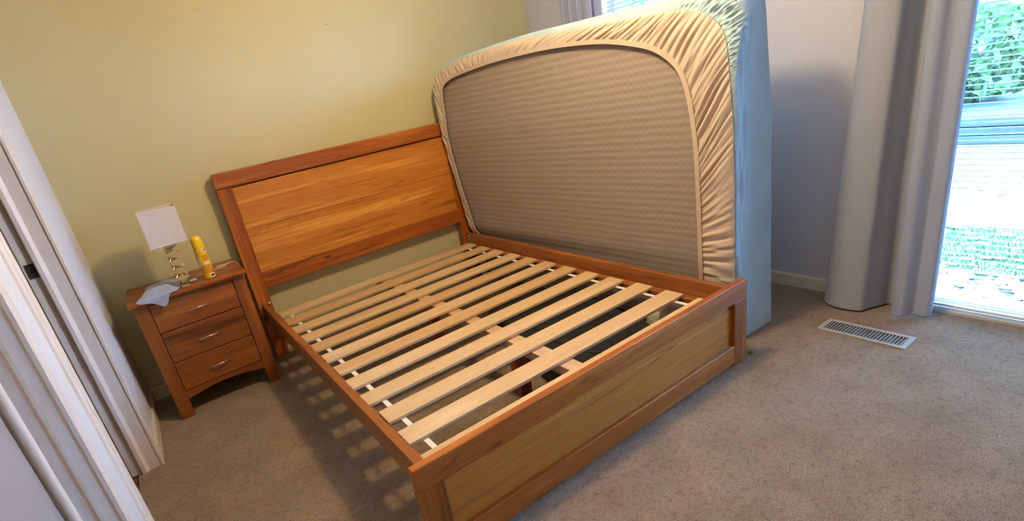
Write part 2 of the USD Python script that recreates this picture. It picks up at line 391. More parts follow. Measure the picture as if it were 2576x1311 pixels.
# door frames: profiles drawn in plan (x, y) and run up the wall
AF = WL + .012
def arch_profile(y_in, s):
    """architrave section: y_in is the edge at the opening, s the direction away from it"""
    p = [(WL, 0), (AF - .002, 0), (AF, .002), (AF, .020), (AF - .004, .024), (AF - .004, .028), (AF - .001, .032), (AF - .001, .050), (AF - .006, .058), (AF - .006, .066), (WL, .068)]
    return Polygon([(x, y_in + s * y) for x, y in p])
def jamb_profile(y, s, leaf=False):
    """reveal lining; s = +1 when the wall lies on the +y side"""
    p = [(WL + .002, .0), (WL + .002, .03), (WL - .125, .03), (WL - .125, .002), (WL - .083, .002), (WL - .082, -.012), (WL - .078, -.014), (WL - .064, -.014), (WL - .052, -.004), (WL - .050, .0)]
    return Polygon([(x, y + s * q) for x, q in p])
d1 = thing('door_1', (WL, A1, 0), kind='structure', label='open doorway nearest the bedside table with white frame and bronze strike plate')
put(d1, 'architrave', extrude(arch_profile(A1, 1), 'z', 0, HEAD + .06), 'trim_gloss')
put(d1, 'architrave', extrude(arch_profile(A0, -1), 'z', 0, HEAD + .06), 'trim_gloss')
put(d1, 'architrave', box(WL, AF, A0, A1, HEAD, HEAD + .066, .002), 'trim_gloss')
put(d1, 'jamb', extrude(jamb_profile(A1 + .004, 1), 'z', 0, HEAD), 'trim_gloss')
put(d1, 'jamb', extrude(jamb_profile(A0 - .004, -1), 'z', 0, HEAD), 'trim_gloss')
put(d1, 'head_lining', box(WL - .12, WL, A0, A1, HEAD - .018, HEAD, .001), 'trim_gloss')
sp = put(d1, 'strike_plate', box(WL - .117, WL - .083, A1 + .0035, A1 + .007, .992, 1.05, .0008), 'bronze_plate', label='bronze strike plate with a round hole')
put(sp, 'latch_hole', trimesh.creation.cylinder(.008, .002, sections=16, transform=trimesh.transformations.translation_matrix([WL - .098, A1 + .0035, 1.022]) @ trimesh.transformations.rotation_matrix(math.pi / 2, [1, 0, 0])), 'hole_black')
d2 = thing('door_2', (WL, B1, 0), kind='structure', label='closed door, its leaf coloured darker for shade, in a second white frame at the left edge')
put(d2, 'architrave', extrude(arch_profile(B1, 1), 'z', 0, HEAD + .06), 'trim_gloss')
put(d2, 'architrave', extrude(arch_profile(B0, -1), 'z', 0, HEAD + .06), 'trim_gloss')
put(d2, 'architrave', box(WL, AF, B0, B1, HEAD, HEAD + .066, .002), 'trim_gloss')
for y, s in ((B1 + .004, 1), (B0 - .004, -1)):
    p = [(WL + .002, 0), (WL + .002, .03), (WL - .15, .03), (WL - .15, .0), (WL - .046, .0), (WL - .042, -.004), (WL - .034, -.004)]
    put(d2, 'jamb', extrude(Polygon([(x, y + s * q) for x, q in p]), 'z', 0, HEAD), 'trim_gloss')
    put(d2, 'door_stop', extrude(Point(WL - .088, y - s * .001).buffer(.0125, 8), 'z', 0, HEAD - .02), 'trim_gloss', smooth=40)
lf = put(d2, 'door_leaf', box(WL - .142, WL - .106, B0 - .003, B1 + .003, .012, HEAD - .004, .003), 'door_shade_tone')
put(lf, 'door_knob', lathe([(0, 0), (.026, 0), (.026, .004), (.010, .008), (.010, .03), (.024, .04), (.024, .058), (0, .064)], (0, 0, 0), 20).apply_transform(trimesh.transformations.translation_matrix([WL - .106, B0 + .06, 1.0]) @ trimesh.transformations.rotation_matrix(math.pi / 2, [0, 1, 0])), 'bronze_plate', smooth=40)

# windows: aluminium frame, pane, sill
def window(name, w, sill, label):
    y0, y1, z0, z1 = w; fx0, fx1 = WR + .085, WR + .125; b = .035
    t = thing(name, (WR + .1, (y0 + y1) / 2, z0), kind='structure', label=label)
    for ya, yb in ((y0, y0 + b), (y1 - b, y1)): put(t, 'frame', box(fx0, fx1, ya, yb, z0, z1, .002), 'alu_frame')
    for za, zb in ((z0, z0 + b), (z1 - b, z1)): put(t, 'frame', box(fx0, fx1, y0 + b, y1 - b, za, zb, .002), 'alu_frame')
    ym = (y0 + y1) / 2
    put(t, 'mullion', box(fx0 + .004, fx1 - .004, ym - .018, ym + .018, z0 + b, z1 - b, .002), 'alu_frame')
    for ya, yb in ((y0 + b, ym - .018), (ym + .018, y1 - b)):
        put(t, 'pane', box((fx0 + fx1) / 2 - .002, (fx0 + fx1) / 2 + .002, ya, yb, z0 + b, z1 - b, 0), 'pane_glass')
    put(t, 'sill', box(WR - (.012 if sill else -.002), fx0, y0 + .001, y1 - .001, z0 - .001, z0 + .004, .001), 'alu_frame')
    for ya, yb in ((y0, y0 + .004), (y1 - .004, y1)): put(t, 'reveal', box(WR - .001, fx0, ya, yb, z0, z1, 0), 'trim_gloss')
    return t
window('window_1', W1, True, 'window behind the upright mattress')
window('window_2', W2, False, 'tall floor length window at the right edge')

# ------------------------------------------------------------------ ceiling lamp (out of the frame, lights the room)
pl = thing('ceiling_lamp', (LAMP_AT[0], LAMP_AT[1], H), 'warm white glass globe ceiling lamp on a short rod above the bed slats', 'ceiling lamp')
put(pl, 'canopy', lathe([(0, -.025), (.05, -.025), (.06, -.012), (.06, 0), (0, 0)], (LAMP_AT[0], LAMP_AT[1], H), 32), 'chrome', smooth=40)
put(pl, 'rod', tube([(LAMP_AT[0], LAMP_AT[1], H - .02), (LAMP_AT[0], LAMP_AT[1], LAMP_AT[2] + LAMP_R - .004)], .007, 10), 'chrome', smooth=40)
sph = trimesh.creation.icosphere(3, LAMP_R); sph.apply_translation(LAMP_AT)
put(pl, 'globe', sph, 'globe_glow', smooth=True)

# ------------------------------------------------------------------ bed frame
bed = thing('bed_frame', (0, -1.05, 0), 'honey brown timber queen bed frame with bare pale slats and a panelled headboard', 'bed frame')
HX, HI, FX, FI = .820, .735, .830, .741
for s in (-1, 1):
    pz = put(bed, 'headboard_post', box(s * HI, s * HX, 0, .052, 0, 1.098, .003), 'timber_red_z')
    put(pz, 'edge_strip', box(s * (HX - .002), s * (HX + .0015), .018, .050, 0.002, 1.096, .001), 'timber_red_z')
put(bed, 'headboard_cap', box(-HX - .002, HX + .002, -.006, .056, 1.099, 1.186, .004), 'timber_red_x')
put(bed, 'headboard_plank', box(-HI, HI, .008, .030, .834, 1.0905, .0015), 'timber_gold')
put(bed, 'headboard_plank', box(-HI, HI, .0085, .030, .5585, .8325, .0015), 'timber_gold')
put(bed, 'headboard_backing', box(-HI, HI, .031, .046, .47, 1.097, 0), 'timber_red_x')
put(bed, 'headboard_rail', box(-HI, HI, .001, .030, .462, .558, .002), 'timber_red_x')
FB, FF = -2.096, -2.1247
put(bed, 'footboard_cap', box(-FX, FX, FF, FB, .3105, .3960, .0025), 'timber_red_x')
for s in (-1, 1):
    put(bed, 'footboard_post', box(s * FI, s * FX, FF + .0005, FB - .0005, 0, .310, .002), 'timber_red_z')
put(bed, 'footboard_panel', box(-FI, FI, FF + .018, FB, .103, .310, .001), 'timber_olive')
put(bed, 'footboard_rail', box(-FI, FI, FF + .0005, FB, .017, .1035, .002), 'timber_red_x')
RI, RO, RZ0, RZ1 = .764, .7965, .268, .3652
for s in (-1, 1):
    put(bed, 'side_rail', box(s * RI, s * RO, FB, 0, RZ0, RZ1, .0025), 'timber_rail_y')
    put(bed, 'slat_ledge', box(s * (RI - .040), s * RI, FB + .005, -.005, .262, .2885, .002), 'timber_rail_y')
    # bed bolts and bracket at the headboard corner
    bk = put(bed, 'corner_bracket', box(s * (RI - .0025), s * (RI - .0005), -.046, -.008, .300, .358, .0005), 'brass_bolt', label='small metal corner bracket with bolts')
    for z in (.316, .342):
        bo = trimesh.creation.cylinder(.0075, .006, sections=12, transform=trimesh.transformations.translation_matrix([s * (RI - .005), -.026, z]) @ trimesh.transformations.rotation_matrix(math.pi / 2, [0, 1, 0]))
        put(bk, 'bolt', bo, 'brass_bolt', smooth=40)
put(bed, 'dowel_cap', trimesh.creation.cylinder(.008, .006, sections=14, transform=trimesh.transformations.translation_matrix([-.752, -.012, .368])), 'web_tape', smooth=40, label='small cream cap on the corner of the left rail')
# slats
SZ, ST, SX = .3044, .0155, .7345
for k in range(12):
    y1 = -.0638 - .1723 * k; y0 = y1 - .0957
    jx = float(rng.uniform(-.004, .004)); a = float(rng.uniform(-.0025, .0025)); dz = float(rng.uniform(-.0006, .0006))
    me = box(-SX + jx, SX + jx, y0, y1, SZ - ST, SZ, .0016)
    v = np.array(me.vertices); v[:, 1] += a * v[:, 0]; v[:, 2] += dz
    me = trimesh.Trimesh(v, me.faces, process=False)
    put(bed, 'slat', me, 'slat_pine' if k in (1, 4, 6) else 'slat_birch')
for s in (-1, 1):
    # flat tape runs beneath the slats; shown in each gap
    tp = []
    for k in range(11):
        ya, yb = -.0638 - .1723 * k - .0957 + .012, -.0638 - .1723 * (k + 1) - .012
        xs = s * .672
        tp.append(box(xs - .010, xs + .010, yb - .02, ya + .02, SZ - ST - .0016, SZ - ST - .0004, 0))
    for k, tpm in enumerate(tp):
        put(bed, 'slat_tape', tpm, 'web_tape')
put(bed, 'centre_beam', box(-.048, .022, FB + .004, -.02, SZ - ST - .048, SZ - ST - .003, .002), 'pine_beam', label='pinkish pine beam under the middle of the slats')
for y in (-.75, -1.55):
    put(bed, 'centre_leg', box(-.043, .017, y - .03, y + .03, 0, SZ - ST - .048, .002), 'timber_red_z')

# ------------------------------------------------------------------ mattress and its protector
def facex(y, z):
    s = (y + 2.022) / 2.007
    near = .906 - .014 * z
    far = np.interp(z, [0, .34, .42, 1.1, 1.4, 1.6], [.825, .822, .783, .705, .699, .700])
    return near * (1 - s) + far * s
NL = 360
OUT = smoothc([(-2.022, .006), (-2.022, .45), (-2.022, .9), (-2.022, 1.20), (-2.022, 1.40), (-2.016, 1.485), (-1.975, 1.535), (-1.88, 1.548), (-1.70, 1.552), (-1.60, 1.554), (-1.28, 1.562), (-.94, 1.574), (-.65, 1.568), (-.34, 1.558),
               (-.18, 1.540), (-.085, 1.512), (-.035, 1.462), (-.016, 1.39), (-.014, 1.2), (-.014, .7), (-.014, .3), (-.014, .006)], NL, 3)
SEAM = smoothc([(-2.019, .006), (-2.019, .45), (-2.018, .9), (-2.012, 1.15), (-1.992, 1.334), (-1.954, 1.412), (-1.908, 1.454), (-1.86, 1.481), (-1.75, 1.497), (-1.61, 1.507), (-1.285, 1.528), (-.939, 1.553), (-.647, 1.550), (-.342, 1.539),
                (-.190, 1.518), (-.095, 1.489), (-.048, 1.455), (-.024, 1.39), (-.018, 1.2), (-.018, .7), (-.018, .3), (-.018, .006)], NL, 3)
INN = smoothc([(-1.872, .006), (-1.876, .45), (-1.874, .9), (-1.862, 1.05), (-1.845, 1.17), (-1.818, 1.259), (-1.768, 1.321), (-1.697, 1.372), (-1.622, 1.40), (-1.522, 1.428), (-1.437, 1.447), (-1.276, 1.468), (-1.097, 1.482), (-.864, 1.486), (-.631, 1.484), (-.401, 1.468),
               (-.252, 1.452), (-.166, 1.420), (-.132, 1.368), (-.120, 1.25), (-.088, 1.02), (-.088, .7), (-.118, .37), (-.118, .006)], NL, 3)

def edge_dip(y, z, r=.055, rc=.10):
    """how far the face falls back near the outline (soft rolled edge)"""
    pts = np.stack([np.ravel(y), np.ravel(z)], 1)
    from scipy.spatial import cKDTree
    d, _ = cKDTree(resample(OUT, 1500)).query(pts)
    # only top and side edges roll; the corner near the camera rolls more
    q = np.clip(1 - d / r, 0, 1)
    base = r * .55 * (1 - np.sqrt(1 - np.minimum(q, .999) ** 2))
    yy, zz = pts[:, 0], pts[:, 1]
    corner = np.exp(-(((yy + 2.0) / .16) ** 2 + ((zz - 1.50) / .16) ** 2))
    return (base + .075 * corner * np.clip(1 - d / .2, 0, 1)).reshape(np.shape(y))

def thickness(z, y):
    u = np.clip((z - 1.0) / .5, 0, 1); u = u * u * (3 - 2 * u)
    near = np.clip((-y - .9) / 1.1, 0, 1)
    return .345 - .042 * z - .05 * u * near

def shell_ring(loop, t, inset, lift=0.):
    """loop at depth t (0..1) through the mattress, pulled in by inset"""
    c = np.array([-1.018, .78]); y, z = loop[:, 0], loop[:, 1]
    d = np.stack([y - c[0], z - c[1]], 1); L = np.linalg.norm(d, axis=1, keepdims=True)
    q = np.stack([y, z], 1) - d / L * inset
    q[:, 1] = np.maximum(q[:, 1], .004)
    x = facex(q[:, 0], q[:, 1]) + t * thickness(q[:, 1], q[:, 0]) - lift
    return np.stack([x, q[:, 0], q[:, 1]], 1)

# mattress body (seen where the protector leaves the underside open)
mat_t = thing('mattress', (.95, -1.02, 0), 'thick queen mattress stood on its long edge against the bed, grey brown dimpled underside showing', 'mattress')
rings = [shell_ring(OUT, t, i) for t, i in ((.26, .09), (.30, .02), (.5, .012), (.9, .014), (.96, .045))]
body = grid(np.array(rings), wrap=False)
# close the two faces with planar caps (the seen face is replaced by the finer panel below)
def cap(ring, flip):
    yz = ring[:, 1:]; pg = Polygon(yz)
    vv, ff = trimesh.creation.triangulate_polygon(pg, engine='earcut')
    from scipy.spatial import cKDTree
    _, ix = cKDTree(yz).query(vv)
    me = trimesh.Trimesh(ring[ix], ff if not flip else ff[:, ::-1], process=False); return me
bottom = grid(np.array([[r[0] for r in rings], [r[-1] for r in rings]]))
put(mat_t, 'body', cat(body, cap(rings[0], True), cap(rings[-1], False), bottom), 'under_cloth', smooth=50)
# the underside panel: fine grid that sags very slightly
gy = np.linspace(-1.94, -.045, 150); gz = np.linspace(.006, 1.515, 120)
Y, Z = np.meshgrid(gy, gz, indexing='ij')
inside = np.array([[True]])
ln = resample(SEAM, 600); pgS = Polygon(np.vstack([ln, [(-.018, .0)], [(-2.02, .0)]])).buffer(-.03)
X = facex(Y, Z) + edge_dip(Y, Z) + .004 + .004 * (meshkit.noise(np.stack([Y * 3, Z * 3, Z * 0], -1), 5) - .5)
P = np.stack([X, Y, Z], -1)
from shapely import contains_xy
ok = contains_xy(pgS, Y, Z)
idx = np.arange(Y.size).reshape(Y.shape); F = []
q = ok[:-1, :-1] & ok[1:, :-1] & ok[1:, 1:] & ok[:-1, 1:]
ii, jj = np.nonzero(q)
F = np.vstack([np.c_[idx[ii, jj], idx[ii + 1, jj], idx[ii + 1, jj + 1]], np.c_[idx[ii, jj], idx[ii + 1, jj + 1], idx[ii, jj + 1]]])[:, ::-1]
pm = trimesh.Trimesh(P.reshape(-1, 3), F, process=False); pm.remove_unreferenced_vertices()
put(mat_t, 'underside_panel', pm, 'under_cloth', smooth=True)

prot = thing('mattress_protector', (.95, -1.02, 0), 'pale blue fitted mattress protector with a gathered beige elastic skirt', 'mattress protector')
# gathered skirt from the elastic (INN) out to the seam (SEAM)
NS, MV = 1500, 26
inn = resample(INN, NS); seam = resample(SEAM, NS)
dl = np.r_[0, np.cumsum(np.linalg.norm(np.diff(inn, axis=0), axis=1))]
vv = np.linspace(0, 1, MV)
slant = np.interp(np.arange(NS) / NS, [0, .05, .12, .18, .25, .30, .36, .44, .55, .64, .72, .80, 1.], [.10, .07, .0, -.09, -.14, -.07, .05, .11, .03, -.04, .02, .06, .05])
PS = np.zeros((MV, NS, 3))
for i, v in enumerate(vv):
    yz = inn * (1 - v) + seam * v
    sl = dl + slant * v * 1.0
    ph = meshkit.noise(np.stack([sl * 9, np.full(NS, v * .6), np.zeros(NS)], 1), 11) * 1.6
    w1 = meshkit.noise(np.stack([sl * 80 + ph, np.full(NS, v * .9), np.zeros(NS)], 1), 3)
    w2 = meshkit.noise(np.stack([sl * 120, np.full(NS, v * 2.), np.zeros(NS)], 1), 4)
    env = math.sin(math.pi * min(1, max(0, v * .93 + .05))) ** .6
    fine = (1 - v) ** 2
    wid = np.linalg.norm(seam - inn, axis=1)
    amp = np.clip(wid / .14, .6, 1.15) * (.65 + .6 * meshkit.noise(np.stack([dl * 4, np.zeros(NS), np.zeros(NS)], 1), 8))
    h = env * amp * .022 * (w1 - .45) + fine * .006 * (w2 - .5) + .006 + .004 * math.sin(math.pi * v)
    x = facex(yz[:, 0], yz[:, 1]) + edge_dip(yz[:, 0], yz[:, 1]) - h
    PS[i] = np.stack([x, yz[:, 0], yz[:, 1]], 1)
put(prot, 'gathered_skirt', grid(PS, thick=-.0025), 'skirt_cloth', smooth=True, label='gathered beige elastic skirt')
mid = inn * .97 + seam * .03
band = []
for o in (-.010, .010):
    dn = np.gradient(inn, axis=0); dn /= np.linalg.norm(dn, axis=1, keepdims=True); nrm = np.stack([-dn[:, 1], dn[:, 0]], 1)
    w = inn + nrm * o
    band.append(np.stack([facex(w[:, 0], w[:, 1]) - .0125, w[:, 0], np.maximum(w[:, 1], .004)], 1)[::3])
put(prot, 'elastic_hem', grid(np.array(band), thick=-.006), 'elastic', smooth=30, label='flat tan elastic hem')
# blue sides: from the seam over the rolled edge, through the thickness to the back
rr = []
NQ = 2400; sm = resample(SEAM, NQ); ou = resample(OUT, NQ)
for v in np.linspace(0, 1, 14):
    yz = sm * (1 - v) + ou * v
    cz = np.exp(-(((yz[:, 0] + 1.98) / .17) ** 2 + ((yz[:, 1] - 1.47) / .20) ** 2))
    rad = np.arctan2(yz[:, 1] - 1.25, yz[:, 0] + 1.75)
    wr = meshkit.noise(np.stack([rad * 46, np.full(NQ, v * 3.5), yz[:, 1] * 30], 1), 25) - .5
    rr.append(np.stack([facex(yz[:, 0], yz[:, 1]) + edge_dip(yz[:, 0], yz[:, 1]) - .004 + cz * math.sin(math.pi * min(1, v * .8 + .1)) * .030 * wr, yz[:, 0], yz[:, 1]], 1))
x0 = rr[-1][:, 0]
tt = np.linspace(0, 1, 44)[1:]
nrmO = np.gradient(ou, axis=0); nrmO /= np.linalg.norm(nrmO, axis=1, keepdims=True); nrmO = np.stack([-nrmO[:, 1], nrmO[:, 0]], 1)
if (nrmO[10] @ np.array([-1, 0])) < 0: nrmO = -nrmO
thk = thickness(ou[:, 1], ou[:, 0]); arc = np.linspace(0, 1, NQ)
for t in tt:
    rb = .03 * (1 - math.sqrt(max(0, 1 - max(0, (t - .90) / .10) ** 2)))
    bulge = .004 * math.sin(math.pi * t)
    x = x0 * (1 - t) + (facex(ou[:, 0], ou[:, 1]) + thk) * t
    q = np.stack([x * 5, ou[:, 0] * 5, ou[:, 1] * 5], 1)
    # creases: drag lines near the seam that run along the edge, stronger by the near top corner
    cr = meshkit.noise(np.stack([x * 55, ou[:, 0] * 8, ou[:, 1] * 8], 1), 21) - .5
    cr2 = meshkit.noise(np.stack([x * 30, ou[:, 0] * 60, ou[:, 1] * 60], 1), 22) - .5
    near = np.exp(-((t - .10) / .16) ** 2)
    corner = np.exp(-(((ou[:, 0] + 2.0) / .22) ** 2 + ((ou[:, 1] - 1.5) / .28) ** 2))
    disp = bulge + near * (.015 * cr) * (ou[:, 0] < -1.9) + near * corner * .010 * cr2 + .004 * (meshkit.noise(q, 23) - .5)
    p2 = ou + nrmO * (disp - rb)[:, None]
    rr.append(np.stack([x, p2[:, 0], np.maximum(p2[:, 1], .002)], 1))
backring = rr[-1]
sheet = grid(np.array(rr)[:, ::-1])
put(prot, 'side_panel', cat(sheet, cap(backring[::8], False)), 'sheet_blue', smooth=60, label='pale blue stretch side panel')

# ------------------------------------------------------------------ bedside table
bt = thing('bedside_table', (-1.147, -.166, 0), 'dark honey timber bedside table with three drawers and bow handles', 'bedside table')
NX0, NX1, NY0, NY1 = -1.434, -.860, -.3656, .0335
put(bt, 'table_top', box(NX0, NX1, NY0, NY1, .6765, .6955, .003), 'timber_red_x')
LX = ((-1.419, -1.352), (-.9364, -.8715)); LF = -.3284
for a, b in LX:
    put(bt, 'leg', box(a, b, LF, LF + .062, 0, .6765, .003), 'timber_night_z')
    put(bt, 'leg', box(a, b, .005 - .05, .02, 0, .6765, .003), 'timber_night_z')
    xm = (a + b) / 2
    put(bt, 'side_panel', box(xm - .010, xm + .010, LF + .06, -.04, .12, .676, .001), 'timber_night_y')
put(bt, 'back_panel', box(-1.36, -.93, -.002, .010, .12, .676, .001), 'timber_night_x')
put(bt, 'top_rail', box(-1.353, -.9355, LF + .004, LF + .03, .6565, .6765, .001), 'timber_night_x')
put(bt, 'carcass_shelf', box(-1.36, -.93, LF + .03, -.002, .148, .158, .001), 'timber_night_x')
ap = [(-1.353, .1535), (-.9355, .1535)] + [(-.9355 - .4175 * u, .103 + .026 * math.sin(math.pi * u)) for u in np.linspace(0, 1, 20)]
put(bt, 'apron', extrude(Polygon(ap), 'y', LF + .003, LF + .024), 'timber_night_x')
for za, zb, hz in ((.4995, .6545, .577), (.3228, .4955, .407), (.1565, .3188, .236)):
    dr = put(bt, 'drawer', box(-1.3495, -.9390, LF + .004, LF + .022, za, zb, .002), 'timber_night_x')
    xs = np.linspace(-1.198, -1.092, 22); u = (xs - xs[0]) / (xs[-1] - xs[0])
    pth = np.stack([xs, LF + .003 - .026 * np.sin(math.pi * u) ** .8, hz + .003 * np.cos(math.pi * (u - .5) * 2) - .001], 1)
    put(dr, 'handle', tube(pth, .0022 + .0022 * np.sin(math.pi * u), 10), 'steel_handle', smooth=60, label='brushed steel bow handle')

# ------------------------------------------------------------------ lamp on the bedside table
LXC, LYC = -1.153, -.300; TZ = .6957
lamp = thing('table_lamp', (LXC, LYC, TZ), 'small table lamp with square off white shade and stacked clear crystal stem', 'table lamp')
def crystal(z0, z1, h, cut):
    """glass block whose four sides are cut to an inward point, so each side shows an X"""
    c = [(LXC + x * h, LYC + y * h) for x, y in ((-1, -1), (1, -1), (1, 1), (-1, 1))]
    v = [(x, y, z0) for x, y in c] + [(x, y, z1) for x, y in c]; zm = (z0 + z1) / 2; f = []
    for k in range(4):
        j = (k + 1) % 4; mx_, my_ = (c[k][0] + c[j][0]) / 2 - LXC, (c[k][1] + c[j][1]) / 2 - LYC; q = 1 - cut / h
        v.append((LXC + mx_ * q, LYC + my_ * q, zm)); o = len(v) - 1
        f += [[k, j, o], [j, j + 4, o], [j + 4, k + 4, o], [k + 4, k, o]]
    f += [[0, 2, 1], [0, 3, 2], [4, 5, 6], [4, 6, 7]]
    return trimesh.Trimesh(np.array(v), np.array(f), process=False)
put(lamp, 'base', crystal(TZ, TZ + .0455, .021, .007), 'crystal', label='clear crystal foot')
zc = TZ + .0455
for k in range(4):
    put(lamp, 'crystal', crystal(zc + .0002, zc + .0438, .031, .011), 'crystal')
    zc += .0442
put(lamp, 'stem', tube([(LXC, LYC, zc - .002), (LXC, LYC, zc + .06)], .009, 12), 'chrome', smooth=40)
bulb = lathe([(0, .0), (.012, .0), (.014, .02), (.026, .05), (.028, .066), (.020, .085), (0, .092)], (LXC, LYC, zc + .058), 20)
put(lamp, 'bulb', bulb, 'print_white', smooth=40)
SH, SZ0, SZ1 = .0855, .928, 1.108
sh = []
for sx, sy in ((1, 0), (-1, 0), (0, 1), (0, -1)):
    if sx: sh.append(box(LXC + sx * (SH - .003), LXC + sx * SH, LYC - SH, LYC + SH, SZ0, SZ1, .0008))
    else: sh.append(box(LXC - SH + .003, LXC + SH - .003, LYC + sy * (SH - .003), LYC + sy * SH, SZ0, SZ1, .0008))
shp = put(lamp, 'shade', cat(*sh), 'shade_cloth', label='square off white fabric shade')
tr = []
for z in (SZ0 + .004, SZ1 - .004):
    tr.append(tube([(LXC + a * (SH + .0006), LYC + b * (SH + .0006), z) for a, b in ((-1, -1), (1, -1), (1, 1), (-1, 1))], .0022, 6, closed=True))
for q in tr: put(shp, 'trim_ring', q, 'shade_lining')
put(shp, 'spider', cat(tube([(LXC - SH + .003, LYC, SZ1 - .02), (LXC + SH - .003, LYC, SZ1 - .02)], .0018, 6), tube([(LXC, LYC - SH + .003, SZ1 - .02), (LXC, LYC + SH - .003, SZ1 - .02)], .0018, 6), tube([(LXC, LYC, zc + .05), (LXC, LYC, SZ1 - .018)], .002, 6)), 'chrome')
cpts = smoothc([(-1.146, -.272, TZ + .003), (-1.125, -.235, TZ + .003), (-1.100, -.210, TZ + .003), (-1.060, -.160, TZ + .003), (-1.020, -.145, TZ + .003), (-.985, -.165, TZ + .003), (-.955, -.150, TZ + .006), (-.930, -.118, TZ + .004), (-.898, -.098, TZ + .006), (-.872, -.105, TZ + .006), (-.857, -.14, TZ - .004), (-.855, -.155, TZ - .05), (-.853, -.15, TZ - .09)], 90, 2)
cd = put(lamp, 'cord', tube(cpts, .0023, 8), 'cord_clear', smooth=60, label='pale flex trailing to the back right corner')
put(cd, 'cord_switch', box(-1.128, -1.092, -.262, -.247, TZ + .0005, TZ + .011, .003), 'cord_clear')
coil = []
for k in range(5):
    th = np.linspace(0, 2 * math.pi, 26)[:-1]
    coil.append(tube(np.stack([-.955 + .034 * np.cos(th) + .004 * k, -.140 + .010 * np.sin(th) + .003 * math.sin(k * 2.), TZ + .0035 + .0024 * k + .003 * np.sin(th + k)], 1), .0021, 6, closed=True))
put(cd, 'cord_bundle', cat(*coil), 'cord_clear', smooth=60)

# ------------------------------------------------------------------ spray can
CX, CY = -1.030, -.286
can = thing('spray_can', (CX, CY, TZ), 'tall yellow aerosol can of polish standing right of the lamp', 'spray can')
cr_ = .0295
put(can, 'can_body', lathe([(0, 0), (cr_ - .002, 0), (cr_, .002), (cr_, .158), (cr_ - .003, .163), (0, .163)], (CX, CY, TZ), 40), 'can_yellow', smooth=40)
put(can, 'cap', lathe([(0, .1635), (cr_ - .0015, .1635), (cr_ - .0015, .205), (cr_ - .005, .220), (cr_ - .014, .228), (0, .229)], (CX, CY, TZ), 40), 'can_cap', smooth=40)
def patch(a0, a1, z0, z1, r=cr_ + .0004, round_=False):
    """thin printed patch curved round the can; angles in degrees from the camera-facing side"""
    base = math.atan2(CAM[1] - CY, CAM[0] - CX)
    if round_:
        Pm = []
        for rr_ in np.linspace(0.02, 1, 5):
            th = np.linspace(0, 2 * math.pi, 20)[:-1]
            a = base + np.radians((a0 + a1) / 2 + (a1 - a0) / 2 * rr_ * np.cos(th)); z = (z0 + z1) / 2 + (z1 - z0) / 2 * rr_ * np.sin(th)
            Pm.append(np.stack([CX + r * np.cos(a), CY + r * np.sin(a), TZ + z], 1))
        return grid(np.array(Pm), thick=.0008, wrap=True)
    a = base + np.radians(np.linspace(a0, a1, 14)); z = np.linspace(z0, z1, 4)
    return grid(np.array([[(CX + r * math.cos(q), CY + r * math.sin(q), TZ + w) for q in a] for w in z]), thick=-.0008)
put(can, 'label_disc', patch(18, 58, .140, .162, round_=True), 'print_white', smooth=True)
put(can, 'label_mark', patch(34, 52, .147, .158, cr_ + .001, True), 'print_brown', smooth=True)
put(can, 'label_band', patch(-12, 52, .078, .092), 'print_white', smooth=True)
put(can, 'label_panel', patch(-50, 60, .030, .074), 'print_gold', smooth=True)
put(can, 'label_panel', patch(-2, 60, .100, .128), 'print_gold', smooth=True)
put(can, 'label_strip', patch(-70, -42, .060, .125), 'print_white', smooth=True)
put(can, 'label_strip', patch(-80, -66, .100, .122, cr_ + .001), 'print_brown', smooth=True)
put(can, 'label_box', patch(10, 62, .004, .026), 'print_white', smooth=True)
put(can, 'label_code', patch(18, 54, .010, .020, cr_ + .001), 'print_black', smooth=True)
put(can, 'label_corner', patch(46, 68, .026, .040, cr_ + .0008), 'print_red', smooth=True)

# ------------------------------------------------------------------ cleaning cloth (Coons patch, hanging over the front edge)
n1 = 46
def bnd(pts): return smoothc(pts, n1, 2)
# unrolled coordinates: (x, s) with s the distance along the top, past the front edge at s = 0 it hangs
back_e = bnd([(-1.310, .335), (-1.276, .318), (-1.226, .342), (-1.166, .275)])
front_e = bnd([(-1.388, -.006), (-1.358, -.016), (-1.324, -.020), (-1.300, -.040), (-1.277, -.058), (-1.258, -.044), (-1.238, .0), (-1.200, -.004)])
left_e = bnd([(-1.388, -.006), (-1.352, .13), (-1.332, .24), (-1.310, .335)])
right_e = bnd([(-1.200, -.004), (-1.180, .06), (-1.172, .16), (-1.166, .275)])
U, V = np.meshgrid(np.linspace(0, 1, n1), np.linspace(0, 1, n1), indexing='ij')
Cn = (1 - V)[..., None] * front_e[:, None] + V[..., None] * back_e[:, None] + (1 - U)[..., None] * left_e[None] + U[..., None] * right_e[None] \
    - ((1 - U) * (1 - V))[..., None] * front_e[0] - (U * (1 - V))[..., None] * front_e[-1] - ((1 - U) * V)[..., None] * back_e[0] - (U * V)[..., None] * back_e[-1]
xx, ss = Cn[..., 0], Cn[..., 1]
hgt = .0045 + .007 * meshkit.noise(np.stack([xx * 22, ss * 18, ss * 0], -1), 31)
ridge = np.exp(-((ss - .055 - .25 * (xx + 1.29)) / .018) ** 2) * np.clip((xx + 1.36) / .06, 0, 1) * np.clip((-1.19 - xx) / .05, 0, 1)
hgt += .034 * ridge + .009 * np.exp(-((ss - .19 + .6 * (xx + 1.25)) / .022) ** 2)
over = np.maximum(0, -ss)
EDGE = NY0 - .0045
yc = np.where(ss > 0, EDGE + ss, EDGE - .002 * np.minimum(1, over / .01) - .05 * over)
zc_ = np.where(ss > 0, TZ + hgt, TZ + hgt * np.exp(-over / .012) + .0015 - over)
